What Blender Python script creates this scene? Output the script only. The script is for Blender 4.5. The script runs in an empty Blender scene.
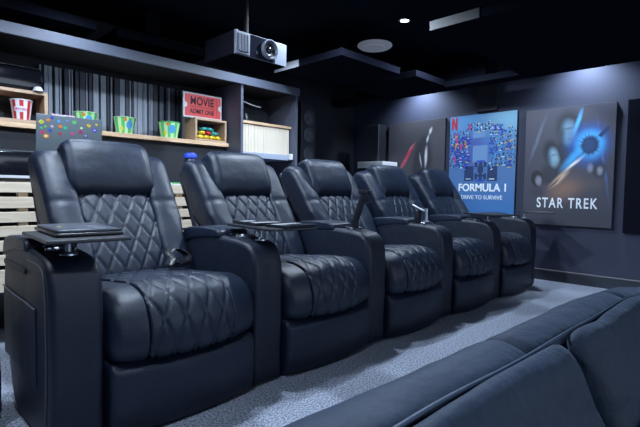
import bpy, bmesh, math, random
from mathutils import Vector, Matrix, noise
random.seed(7)
PI = math.pi
scene = bpy.context.scene
COL = scene.collection

# ------------------------------------------------------------------ camera
cam_d = bpy.data.cameras.new('camera')
cam = bpy.data.objects.new('camera', cam_d)
COL.objects.link(cam)
cam_d.sensor_width = 36.0
cam_d.lens = 454.848 / 640.0 * 36.0
cam_d.clip_start = 0.02
_y, _p, _r = math.radians(44.85), math.radians(2.812), math.radians(0.871)
fw = Vector((math.cos(_y) * math.cos(_p), math.sin(_y) * math.cos(_p), -math.sin(_p)))
rt = Vector((math.sin(_y), -math.cos(_y), 0))
up = rt.cross(fw)
R_ = rt * math.cos(_r) + up * math.sin(_r)
U_ = -rt * math.sin(_r) + up * math.cos(_r)
m = Matrix((R_, U_, -fw)).transposed().to_4x4()
m.translation = Vector((-0.392, -1.574, 0.864))
cam.matrix_world = m
scene.camera = cam

# ------------------------------------------------------------------ view, world
scene.view_settings.view_transform = 'Standard'
scene.view_settings.look = 'None'
scene.view_settings.gamma = 1.0
scene.view_settings.use_curve_mapping = False
scene.view_settings.exposure = 0.0
w = bpy.data.worlds.new('world'); scene.world = w
w.use_nodes = True
w.node_tree.nodes['Background'].inputs[0].default_value = (0.42, 0.60, 1.0, 1)
w.node_tree.nodes['Background'].inputs[1].default_value = 0.10

# ------------------------------------------------------------------ lights of the room
COOL = (0.68, 0.82, 1.0)
def spot(loc, power, size=100, blend=0.9, target=None, col=COOL, rad=0.05):
    d = bpy.data.lights.new('downlight_lamp', 'SPOT')
    d.energy = power; d.spot_size = math.radians(size); d.spot_blend = blend
    d.color = col; d.shadow_soft_size = rad
    o = bpy.data.objects.new('downlight_lamp', d); COL.objects.link(o); o.location = loc
    if target:
        o.rotation_euler = (Vector(target) - Vector(loc)).to_track_quat('-Z', 'Y').to_euler()
    return o
def area(loc, target, sx, sy, power, col=COOL):
    d = bpy.data.lights.new('front_fill', 'AREA'); d.shape = 'RECTANGLE'
    d.size = sx; d.size_y = sy; d.energy = power; d.color = col
    o = bpy.data.objects.new('front_fill', d); COL.objects.link(o); o.location = loc
    o.rotation_euler = (Vector(target) - Vector(loc)).to_track_quat('-Z', 'Y').to_euler()
    return o
# added area fill from the front, unseen, where a screen would stand
area((1.9, -4.2, 1.5), (1.9, 0.5, 0.6), 3.6, 2.0, 62)
# row of downlights above the seats
for (x, y, e) in ((-0.6, 0.6, 80), (0.42, 0.52, 145), (2.05, 0.60, 125), (3.35, 0.60, 75)):
    spot((x, y, 2.27), e, 165, 0.5)
# added downlights in front of the seats, unseen fill for their fronts
for x in (-0.2, 1.4, 3.0):
    spot((x, -0.85, 2.27), 75, 125)
# downlights before the bookcase
for x in (0.62, 2.05):
    spot((x, 1.55, 2.18), 42, 140)
# wall washers by the poster wall
for y in (1.50, -0.28):
    spot((4.26, y, 2.26), 92, 128, 1.0, target=(4.50, y, 0))

# ------------------------------------------------------------------ materials
MAT = {}
def new_mat(name):
    mt = bpy.data.materials.new(name); mt.use_nodes = True
    nt = mt.node_tree; b = nt.nodes['Principled BSDF']
    MAT[name] = mt
    return mt, nt, b
def coords(nt):
    return nt.nodes.new('ShaderNodeTexCoord').outputs['Object']
def add_bump(nt, b, scale, strength, dist=0.01, detail=3, kind='noise'):
    if kind == 'noise':
        t = nt.nodes.new('ShaderNodeTexNoise'); t.inputs['Detail'].default_value = detail; out = t.outputs[0]
    else:
        t = nt.nodes.new('ShaderNodeTexVoronoi'); out = t.outputs[0]
    t.inputs['Scale'].default_value = scale
    nt.links.new(coords(nt), t.inputs['Vector'])
    bp = nt.nodes.new('ShaderNodeBump'); bp.inputs['Strength'].default_value = strength
    bp.inputs['Distance'].default_value = dist
    nt.links.new(out, bp.inputs['Height'])
    prev = b.inputs['Normal'].links
    if prev:
        nt.links.new(prev[0].from_socket, bp.inputs['Normal'])
    nt.links.new(bp.outputs[0], b.inputs['Normal'])
def plain(name, col, rough=0.5, metal=0.0, spec=0.5, bump=None, emis=None, var=None, sheen=0):
    mt, nt, b = new_mat(name)
    b.inputs['Base Color'].default_value = (*col, 1)
    b.inputs['Roughness'].default_value = rough
    b.inputs['Metallic'].default_value = metal
    b.inputs['Specular IOR Level'].default_value = spec
    if sheen:
        b.inputs['Sheen Weight'].default_value = sheen
        b.inputs['Sheen Roughness'].default_value = 0.5
        b.inputs['Sheen Tint'].default_value = (0.6, 0.75, 1.0, 1)
    if var:
        t = nt.nodes.new('ShaderNodeTexNoise'); t.inputs['Scale'].default_value = var[0]; t.inputs['Detail'].default_value = 4
        nt.links.new(coords(nt), t.inputs['Vector'])
        r = nt.nodes.new('ShaderNodeMapRange'); r.inputs[1].default_value = 0.35; r.inputs[2].default_value = 0.65
        nt.links.new(t.outputs[0], r.inputs[0])
        mx = nt.nodes.new('ShaderNodeMix'); mx.data_type = 'RGBA'
        mx.inputs[6].default_value = (*col, 1); mx.inputs[7].default_value = (*var[1], 1)
        nt.links.new(r.outputs[0], mx.inputs[0]); nt.links.new(mx.outputs[2], b.inputs['Base Color'])
    if bump:
        add_bump(nt, b, *bump)
    if emis:
        b.inputs['Emission Color'].default_value = (*emis[0], 1)
        b.inputs['Emission Strength'].default_value = emis[1]
    return mt
def matte(name, col):
    mt, nt, b = new_mat(name)
    df = nt.nodes.new('ShaderNodeBsdfDiffuse'); df.inputs['Color'].default_value = (*col, 1)
    nt.links.new(df.outputs[0], nt.nodes['Material Output'].inputs['Surface']); nt.nodes.remove(b)
    return mt
def leather(name, col, rough):
    mt = plain(name, col, rough, 0, 0.42, (9, 0.25, 0.02, 4), var=(6, tuple(c * 0.75 for c in col)))
    add_bump(mt.node_tree, mt.node_tree.nodes['Principled BSDF'], 420, 0.18, 0.002, 2, 'vor')
    return mt
leather('leather', (0.0075, 0.0145, 0.034), 0.45)
leather('leather_side', (0.006, 0.011, 0.026), 0.50)
plain('shell', (0.012, 0.012, 0.015), 0.6)
plain('piping', (0.07, 0.08, 0.10), 0.5)
plain('black_plastic', (0.012, 0.013, 0.018), 0.35)
plain('gloss_black', (0.008, 0.009, 0.014), 0.12)
plain('chrome', (0.7, 0.72, 0.78), 0.15, 1.0)
plain('satin_metal', (0.45, 0.48, 0.55), 0.35, 1.0)
plain('steel', (0.36, 0.39, 0.46), 0.35, 0.25)
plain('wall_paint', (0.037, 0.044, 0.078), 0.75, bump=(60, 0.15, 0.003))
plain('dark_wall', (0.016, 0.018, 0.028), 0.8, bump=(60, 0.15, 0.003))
matte('ceiling_black', (0.010, 0.012, 0.020))
matte('panel_felt', (0.008, 0.009, 0.015))
plain('lit_panel_edge', (0.035, 0.037, 0.042), 0.6)
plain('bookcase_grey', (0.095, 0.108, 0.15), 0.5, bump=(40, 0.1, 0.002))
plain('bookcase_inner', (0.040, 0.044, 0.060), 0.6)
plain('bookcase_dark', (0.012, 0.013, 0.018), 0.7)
plain('baseboard_dark', (0.030, 0.034, 0.048), 0.6)
plain('baseboard_cap', (0.16, 0.15, 0.16), 0.5)
plain('velvet', (0.008, 0.018, 0.041), 0.66, spec=0.3, bump=(14, 0.3, 0.03, 3), sheen=0.16, var=(5, (0.007, 0.016, 0.037)))
plain('red', (0.55, 0.02, 0.03), 0.5)
plain('ticket_red', (0.80, 0.10, 0.10), 0.5)
plain('white', (0.75, 0.77, 0.8), 0.5)
plain('cream', (0.84, 0.74, 0.60), 0.7)
plain('cream_dark', (0.45, 0.42, 0.37), 0.7)
plain('yellow', (0.75, 0.55, 0.03), 0.45)
plain('green', (0.10, 0.50, 0.14), 0.5)
plain('lime', (0.50, 0.80, 0.42), 0.5)
plain('teal', (0.03, 0.28, 0.26), 0.5)
plain('sky_blue', (0.08, 0.32, 0.62), 0.5)
plain('deep_blue', (0.02, 0.06, 0.50), 0.5)
plain('orange', (0.70, 0.20, 0.03), 0.5)
plain('pink', (0.62, 0.42, 0.55), 0.6)
plain('magenta', (0.55, 0.04, 0.20), 0.5)
plain('laptop_grey', (0.13, 0.16, 0.18), 0.45, 0.2)
plain('text_white', (0.85, 0.9, 0.95), 0.5)
plain('canvas_edge', (0.010, 0.012, 0.018), 0.7)
plain('glare_white', (0.55, 0.58, 0.62), 0.18)
plain('print_dark', (0.02, 0.022, 0.03), 0.15)
plain('slat_a', (0.34, 0.38, 0.46), 0.5)
plain('slat_b', (0.06, 0.07, 0.10), 0.5)
plain('backpack', (0.012, 0.03, 0.10), 0.8, bump=(60, 0.3, 0.01))
plain('lamp_lens', (0.9, 0.95, 1.0), 0.4, emis=((0.75, 0.87, 1.0), 12))
plain('fixture_grey', (0.6, 0.61, 0.68), 0.5)

def wood(name, c1, c2, axis=0, scale=3.0):
    mt, nt, b = new_mat(name)
    mp = nt.nodes.new('ShaderNodeMapping')
    s = [18, 18, 18]; s[axis] = 1.5
    mp.inputs['Scale'].default_value = s
    nt.links.new(coords(nt), mp.inputs['Vector'])
    t = nt.nodes.new('ShaderNodeTexNoise'); t.inputs['Scale'].default_value = scale; t.inputs['Detail'].default_value = 5
    nt.links.new(mp.outputs[0], t.inputs['Vector'])
    r = nt.nodes.new('ShaderNodeValToRGB')
    r.color_ramp.elements[0].position = 0.35; r.color_ramp.elements[0].color = (*c1, 1)
    r.color_ramp.elements[1].position = 0.68; r.color_ramp.elements[1].color = (*c2, 1)
    nt.links.new(t.outputs[0], r.inputs[0]); nt.links.new(r.outputs[0], b.inputs['Base Color'])
    b.inputs['Roughness'].default_value = 0.55
wood('plank_wood', (0.60, 0.38, 0.22), (0.80, 0.58, 0.38))
wood('pale_wood', (0.74, 0.60, 0.44), (0.90, 0.78, 0.62))
wood('cube_wood', (0.42, 0.27, 0.17), (0.58, 0.40, 0.27))

def carpet():
    mt, nt, b = new_mat('carpet')
    n1 = nt.nodes.new('ShaderNodeTexNoise'); n1.inputs['Scale'].default_value = 300; n1.inputs['Detail'].default_value = 2
    n2 = nt.nodes.new('ShaderNodeTexNoise'); n2.inputs['Scale'].default_value = 110; n2.inputs['Detail'].default_value = 3
    c = coords(nt)
    nt.links.new(c, n1.inputs['Vector']); nt.links.new(c, n2.inputs['Vector'])
    ad = nt.nodes.new('ShaderNodeMath'); ad.operation = 'ADD'
    nt.links.new(n1.outputs[0], ad.inputs[0]); nt.links.new(n2.outputs[0], ad.inputs[1])
    r = nt.nodes.new('ShaderNodeValToRGB')
    e = r.color_ramp.elements
    r.color_ramp.elements[0].position = 0.42; e[0].color = (0.10, 0.115, 0.16, 1)
    r.color_ramp.elements[1].position = 0.60; e[1].color = (0.52, 0.57, 0.68, 1)
    hf = nt.nodes.new('ShaderNodeMath'); hf.operation = 'MULTIPLY'; hf.inputs[1].default_value = 0.5
    nt.links.new(ad.outputs[0], hf.inputs[0]); nt.links.new(hf.outputs[0], r.inputs[0])
    nt.links.new(r.outputs[0], b.inputs['Base Color'])
    b.inputs['Roughness'].default_value = 0.95
    b.inputs['Specular IOR Level'].default_value = 0.1
    bp = nt.nodes.new('ShaderNodeBump'); bp.inputs['Strength'].default_value = 0.6; bp.inputs['Distance'].default_value = 0.01
    nt.links.new(hf.outputs[0], bp.inputs['Height']); nt.links.new(bp.outputs[0], b.inputs['Normal'])
carpet()

def painted(name, base, blobs, distort=0.0, grad=None, nscale=4, rough=0.45):
    """printed canvas: base colour, optional vertical gradient (z0,z1,col) and soft printed shapes
    blob = (x, z, rx, rz, rot_deg, colour, strength, power)"""
    mt, nt, b = new_mat(name)
    b.inputs['Roughness'].default_value = rough
    L = nt.links.new
    c = coords(nt)
    vec = c
    if distort:
        t = nt.nodes.new('ShaderNodeTexNoise'); t.inputs['Scale'].default_value = nscale; t.inputs['Detail'].default_value = 4
        L(c, t.inputs['Vector'])
        s = nt.nodes.new('ShaderNodeVectorMath'); s.operation = 'SUBTRACT'; s.inputs[1].default_value = (0.5, 0.5, 0.5)
        L(t.outputs['Color'], s.inputs[0])
        k = nt.nodes.new('ShaderNodeVectorMath'); k.operation = 'SCALE'; k.inputs['Scale'].default_value = distort
        L(s.outputs[0], k.inputs[0])
        a = nt.nodes.new('ShaderNodeVectorMath'); a.operation = 'ADD'
        L(c, a.inputs[0]); L(k.outputs[0], a.inputs[1]); vec = a.outputs[0]
    cur = nt.nodes.new('ShaderNodeRGB'); cur.outputs[0].default_value = (*base, 1); out = cur.outputs[0]
    def mix(fac, col):
        nonlocal out
        mx = nt.nodes.new('ShaderNodeMix'); mx.data_type = 'RGBA'
        L(fac, mx.inputs[0]); L(out, mx.inputs[6]); mx.inputs[7].default_value = (*col, 1); out = mx.outputs[2]
    if grad:
        sp = nt.nodes.new('ShaderNodeSeparateXYZ'); L(c, sp.inputs[0])
        r = nt.nodes.new('ShaderNodeMapRange'); r.inputs[1].default_value = grad[0]; r.inputs[2].default_value = grad[1]
        L(sp.outputs[2], r.inputs[0]); mix(r.outputs[0], grad[2])
    for (x, z, rx, rz, rot, col, st, pw) in blobs:
        mp = nt.nodes.new('ShaderNodeMapping'); mp.vector_type = 'TEXTURE'
        mp.inputs['Location'].default_value = (x, 0, z)
        mp.inputs['Rotation'].default_value = (0, math.radians(-rot), 0)
        mp.inputs['Scale'].default_value = (rx, 1e3, rz)
        L(vec, mp.inputs['Vector'])
        ln = nt.nodes.new('ShaderNodeVectorMath'); ln.operation = 'LENGTH'; L(mp.outputs[0], ln.inputs[0])
        r = nt.nodes.new('ShaderNodeMapRange'); r.interpolation_type = 'SMOOTHSTEP'
        r.inputs[1].default_value = 1.0; r.inputs[2].default_value = pw; r.inputs[3].default_value = 0; r.inputs[4].default_value = st
        L(ln.outputs['Value'], r.inputs[0]); mix(r.outputs[0], col)
    L(out, b.inputs['Base Color'])
    return mt

# ------------------------------------------------------------------ mesh helpers
def mesh_obj(name, verts, faces, mat, parent=None, smooth=False, mats=None, fm=None, sharp=None):
    me = bpy.data.meshes.new(name); me.from_pydata([tuple(v) for v in verts], [], faces)
    me.update()
    o = bpy.data.objects.new(name, me); COL.objects.link(o)
    if mats:
        for k in mats: me.materials.append(MAT[k])
        if fm:
            for p, i in zip(me.polygons, fm): p.material_index = i
    elif mat: me.materials.append(MAT[mat])
    bm = bmesh.new(); bm.from_mesh(me)
    bmesh.ops.recalc_face_normals(bm, faces=bm.faces); bm.to_mesh(me); bm.free()
    if smooth:
        for p in me.polygons: p.use_smooth = True
        if sharp:
            try: me.set_sharp_from_angle(angle=math.radians(sharp))
            except Exception: pass
    if parent: o.parent = parent
    return o
class MB:
    """collects shapes for one mesh"""
    def __init__(s): s.v = []; s.f = []; s.m = []
    def add(s, verts, faces, mi=0):
        n = len(s.v); s.v += [Vector(v) for v in verts]; s.f += [tuple(i + n for i in f) for f in faces]; s.m += [mi] * len(faces)
        return s
    def box(s, x0, x1, y0, y1, z0, z1, mi=0, bev=0.0):
        if bev <= 0:
            v = [(x, y, z) for x in (x0, x1) for y in (y0, y1) for z in (z0, z1)]
            return s.add(v, [(0, 1, 3, 2), (4, 6, 7, 5), (0, 4, 5, 1), (2, 3, 7, 6), (0, 2, 6, 4), (1, 5, 7, 3)], mi)
        bm = bmesh.new(); bmesh.ops.create_cube(bm, size=1)
        for v in bm.verts:
            v.co = Vector(((x0 + x1) / 2 + v.co.x * (x1 - x0), (y0 + y1) / 2 + v.co.y * (y1 - y0), (z0 + z1) / 2 + v.co.z * (z1 - z0)))
        bmesh.ops.bevel(bm, geom=bm.edges[:] , offset=bev, segments=3, affect='EDGES', profile=0.5)
        bm.verts.index_update()
        s.add([v.co.copy() for v in bm.verts], [tuple(v.index for v in f.verts) for f in bm.faces], mi); bm.free(); return s
    def tube(s, pts, r, n=10, mi=0, cap=True):
        pts = [Vector(p) for p in pts]; rings = []
        rr = r if isinstance(r, (list, tuple)) else [r] * len(pts)
        d0 = (pts[1] - pts[0]).normalized(); a = Vector((0, 0, 1)) if abs(d0.z) < .9 else Vector((1, 0, 0))
        u = d0.cross(a).normalized()
        V = []; F = []
        for i, p in enumerate(pts):
            d = (pts[min(i + 1, len(pts) - 1)] - pts[max(i - 1, 0)]).normalized()
            u = (u - d * u.dot(d)).normalized(); w_ = d.cross(u)
            for k in range(n):
                V.append(p + (u * math.cos(2 * PI * k / n) + w_ * math.sin(2 * PI * k / n)) * rr[i])
        for i in range(len(pts) - 1):
            for k in range(n):
                F.append((i * n + k, i * n + (k + 1) % n, (i + 1) * n + (k + 1) % n, (i + 1) * n + k))
        if cap: F += [tuple(range(n))[::-1], tuple((len(pts) - 1) * n + k for k in range(n))]
        return s.add(V, F, mi)
    def lathe(s, prof, c=(0, 0, 0), n=24, mi=0, axis='z', mfun=None):
        V = []; F = []
        for (r, h) in prof:
            for k in range(n):
                a = 2 * PI * k / n
                if axis == 'z': V.append(Vector((c[0] + r * math.cos(a), c[1] + r * math.sin(a), c[2] + h)))
                elif axis == 'y': V.append(Vector((c[0] + r * math.cos(a), c[1] + h, c[2] + r * math.sin(a))))
                else: V.append(Vector((c[0] + h, c[1] + r * math.cos(a), c[2] + r * math.sin(a))))
        st = len(s.m)
        for i in range(len(prof) - 1):
            for k in range(n):
                F.append((i * n + k, i * n + (k + 1) % n, (i + 1) * n + (k + 1) % n, (i + 1) * n + k))
        if prof[0][0] > 1e-6: F.append(tuple(range(n))[::-1])
        if prof[-1][0] > 1e-6: F.append(tuple((len(prof) - 1) * n + k for k in range(n)))
        s.add(V, F, mi)
        if mfun:
            for i in range(len(prof) - 1):
                for k in range(n): s.m[st + i * n + k] = mfun(i, k)
        return s
    def xform(s, M):
        s.v = [M @ v for v in s.v]; return s
    def build(s, name, mat, parent=None, smooth=False, sharp=None):
        if isinstance(mat, (list, tuple)): return mesh_obj(name, s.v, s.f, None, parent, smooth, mats=mat, fm=s.m, sharp=sharp)
        return mesh_obj(name, s.v, s.f, mat, parent, smooth, sharp=sharp)

def catmull(pts, n, closed=True):
    out = []; N = len(pts)
    seg = N if closed else N - 1
    for i in range(seg):
        P = [Vector(pts[(i + k - 1) % N]) if closed else Vector(pts[min(max(i + k - 1, 0), N - 1)]) for k in range(4)]
        for j in range(n):
            t = j / n
            out.append(0.5 * ((2 * P[1]) + (-P[0] + P[2]) * t + (2 * P[0] - 5 * P[1] + 4 * P[2] - P[3]) * t * t + (-P[0] + 3 * P[1] - 3 * P[2] + P[3]) * t ** 3))
    if not closed: out.append(Vector(pts[-1]))
    return out
def resample(P, step):
    N = len(P); L = [0]
    for i in range(N): L.append(L[-1] + (P[(i + 1) % N] - P[i]).length)
    tot = L[-1]; n = max(16, int(tot / step)); out = []; j = 0
    for k in range(n):
        d = tot * k / n
        while L[j + 1] < d: j += 1
        t = (d - L[j]) / max(1e-9, L[j + 1] - L[j])
        out.append(P[j] + (P[(j + 1) % N] - P[j]) * t)
    return out, tot
def sweep_x(name, prof, x0, x1, r, mat, parent=None, step=0.012, xstep=0.012, off=None, rl=None, rr=None, deform=None, fine=False):
    """closed (y,z) outline carried along x, ends rounded with radius r, pushed outward by off(x,y,z,s)"""
    P, tot = resample(catmull([Vector((a, b, 0)) for a, b in prof], 8), step)
    n = len(P); area2 = sum(P[i].x * P[(i + 1) % n].y - P[(i + 1) % n].x * P[i].y for i in range(n))
    sg = -1 if area2 > 0 else 1
    nor = []
    for i in range(n):
        d = (P[(i + 1) % n] - P[i - 1]).normalized(); nor.append(Vector((-d.y, d.x, 0)) * sg)
    rl = r if rl is None else rl; rr = r if rr is None else rr
    xs = []
    for k in range(6): xs.append((x0 + rl * (1 - math.cos(k / 6 * PI / 2)), rl * (1 - math.sin(k / 6 * PI / 2))))
    m_ = max(2, int((x1 - x0 - rl - rr) / xstep))
    for k in range(m_ + 1): xs.append((x0 + rl + (x1 - x0 - rl - rr) * k / m_, 0))
    for k in range(5, -1, -1): xs.append((x1 - rr * (1 - math.cos(k / 6 * PI / 2)), rr * (1 - math.sin(k / 6 * PI / 2))))
    V = []; F = []
    for (x, ins) in xs:
        for i in range(n):
            h = -ins
            if off: h += off(x, P[i].x, P[i].y, i * tot / n)
            q = P[i] + nor[i] * h
            v = Vector((x, q.x, q.y))
            V.append(deform(v) if deform else v)
    for j in range(len(xs) - 1):
        for i in range(n):
            F.append((j * n + i, j * n + (i + 1) % n, (j + 1) * n + (i + 1) % n, (j + 1) * n + i))
    for j in (0, len(xs) - 1):
        c = sum((V[j * n + i] for i in range(n)), Vector()) / n
        V.append(c); ci = len(V) - 1
        for i in range(n): F.append((j * n + i, j * n + (i + 1) % n, ci))
    return mesh_obj(name, V, F, mat, parent, True)

def empty(name, loc=(0, 0, 0), rz=0, label=None, cat=None, group=None, kind=None):
    o = bpy.data.objects.new(name, None); COL.objects.link(o); o.location = loc; o.rotation_euler = (0, 0, rz)
    o.empty_display_size = 0.1
    return tag(o, label, cat, group, kind)
def tag(o, label=None, cat=None, group=None, kind=None):
    if label: o['label'] = label
    if cat: o['category'] = cat
    if group: o['group'] = group
    if kind: o['kind'] = kind
    return o
def structure(name, mb, mat, **k):
    return tag(mb.build(name, mat, **k), kind='structure')
def copy_tree(o, parent=None):
    c = o.copy(); COL.objects.link(c)
    if parent: c.parent = parent
    for ch in list(o.children): copy_tree(ch, c)
    return c
def text_obj(name, s, size, mat, parent, loc, rot=(PI / 2, 0, 0), sx=1.0, align='LEFT', bold=0.0, ext=0.0008, warp=None, space=1.0):
    cu = bpy.data.curves.new(name, 'FONT'); cu.body = s; cu.size = size; cu.extrude = ext; cu.offset = bold
    cu.align_x = align; cu.space_character = space
    t = bpy.data.objects.new('tmp', cu)
    me = bpy.data.meshes.new_from_object(t)
    bpy.data.objects.remove(t); bpy.data.curves.remove(cu)
    me.name = name; me.materials.clear(); me.materials.append(MAT[mat])
    if warp:
        for v in me.vertices: v.co = warp(v.co)
    o = bpy.data.objects.new(name, me); COL.objects.link(o); o.parent = parent
    o.location = loc; o.rotation_euler = rot; o.scale = (sx, 1, 1)
    return o

# ------------------------------------------------------------------ the room
WX = 4.47; BY = 2.62; CZ = 2.30; LX = -1.9; FY = -4.6
structure('floor', MB().box(LX, WX + .1, FY, BY + .1, -0.08, 0), 'carpet')
structure('ceiling', MB().box(LX, WX + .1, FY, BY + .1, CZ, CZ + .08), 'ceiling_black')
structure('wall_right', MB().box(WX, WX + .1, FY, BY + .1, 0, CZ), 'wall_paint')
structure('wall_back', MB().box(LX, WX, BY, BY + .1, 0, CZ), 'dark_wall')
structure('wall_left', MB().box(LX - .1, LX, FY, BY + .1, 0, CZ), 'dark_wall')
bb = MB().box(WX - .018, WX - .001, FY, BY - .01, 0.001, 0.10, 0).box(WX - .024, WX - .001, FY, BY - .01, 0.10, 0.112, 1, 0.003)
structure('baseboard_right', bb, ['baseboard_dark', 'baseboard_cap'])
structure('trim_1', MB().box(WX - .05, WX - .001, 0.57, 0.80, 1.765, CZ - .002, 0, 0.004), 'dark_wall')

# hanging acoustic squares under the ceiling
ZP = 1.98
def panel(i, x0, x1, y0, y1, z=ZP, h=0.062, z1=None):
    mb = MB().box(x0, x1, y0, y1, z, z + h, 0, 0.003)
    ix, iy = min(.36, (x1 - x0) * .42), min(.36, (y1 - y0) * .42)
    mb.box(x0 + ix, x1 - ix, y0 + iy, y1 - iy, z + h - .001, CZ - .001)
    structure('trim_%d' % i, mb, ['lit_panel_edge' if False else 'panel_felt'])
panel(2, 2.398, 4.16, -2.90, 0.157)
panel(3, 1.30, 2.24, -0.95, 0.155)
panel(4, 2.40, 3.22, 0.98, 1.838)
panel(5, 3.38, 3.92, 0.906, 1.75)
panel(6, -0.15, 0.806, 1.873, 2.40)
panel(7, 0.95, 1.706, 1.884, 2.40)
panel(8, 3.98, 4.16, 0.17, 2.58)
for k, (x, y0, y1) in enumerate(((2.398, -0.20, 0.157), (2.40, 1.50, 1.838))):  # pale strips: light on two panel sides put into the colour
    structure('trim_%d' % (9 + k), MB().box(x - .006, x - .001, y0, y1, ZP, ZP + .062), ('lit_panel_edge', 'fixture_grey')[k])

# ------------------------------------------------------------------ recliners
PIT = 0.78
def quilt(x, v, w_, h_):
    a = (x / w_ + v / h_); b = (x / w_ - v / h_)
    da = abs(a - round(a)); db = abs(b - round(b)); d = min(da, db)
    return 1 - math.exp(-(d / 0.065) ** 2) + 0.15 * d
ARM = [(-0.002, 0.012), (-0.012, 0.15), (-0.018, 0.35), (-0.016, 0.50), (0.0, 0.580), (0.035, 0.622), (0.10, 0.638), (0.20, 0.645),
       (0.34, 0.650), (0.50, 0.648), (0.575, 0.632), (0.608, 0.58), (0.630, 0.45), (0.612, 0.33), (0.53, 0.10), (0.45, 0.012), (0.30, 0.008), (0.12, 0.008)]
def arm_parts(root, x0, outer_left=False, outer_right=False):
    a = sweep_x('armrest', ARM, x0 + .003, x0 + .167, 0.024, 'leather_side', root, 0.016, 0.02)
    lid = [(0.265, 0.636), (0.262, 0.655), (0.275, 0.672), (0.33, 0.680), (0.45, 0.680), (0.565, 0.668), (0.606, 0.640), (0.615, 0.600), (0.60, 0.59), (0.45, 0.62), (0.33, 0.63)]
    sweep_x('armrest_lid', lid, x0 - .001, x0 + .171, 0.012, 'leather', root, 0.01, 0.02)
    cx, cy = x0 + .085, 0.165
    h = MB().lathe([(0.046, -0.004), (0.048, 0.004), (0.044, 0.009), (0.038, 0.007), (0.037, -0.003), (0.0, -0.003)], (cx, cy, 0.6465), 28)
    ho = h.build('cup_holder', 'chrome', a, True, 35)
    MB().lathe([(0.036, 0), (0.036, 0.002), (0, 0.002)], (cx, cy, 0.6440), 24).build('cup_well', 'gloss_black', ho)
    cp = MB().box(cx - .05, cx + .05, 0.226, 0.252, 0.6475, 0.6535, 0, 0.002)
    cpo = cp.build('control_panel', 'gloss_black', a)
    for k in range(3):
        MB().lathe([(0.007, 0), (0.007, 0.003), (0, 0.003)], (cx - .03 + .03 * k, 0.239, 0.6535), 12).build('control_button', 'chrome', cpo)
    return a
def pipe_on(root, pts, name='piping', r=0.003, mat='piping'):
    return MB().tube([tuple(p) for p in catmull(pts, 6, False)], r, 6).build(name, mat, root, True)

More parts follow.
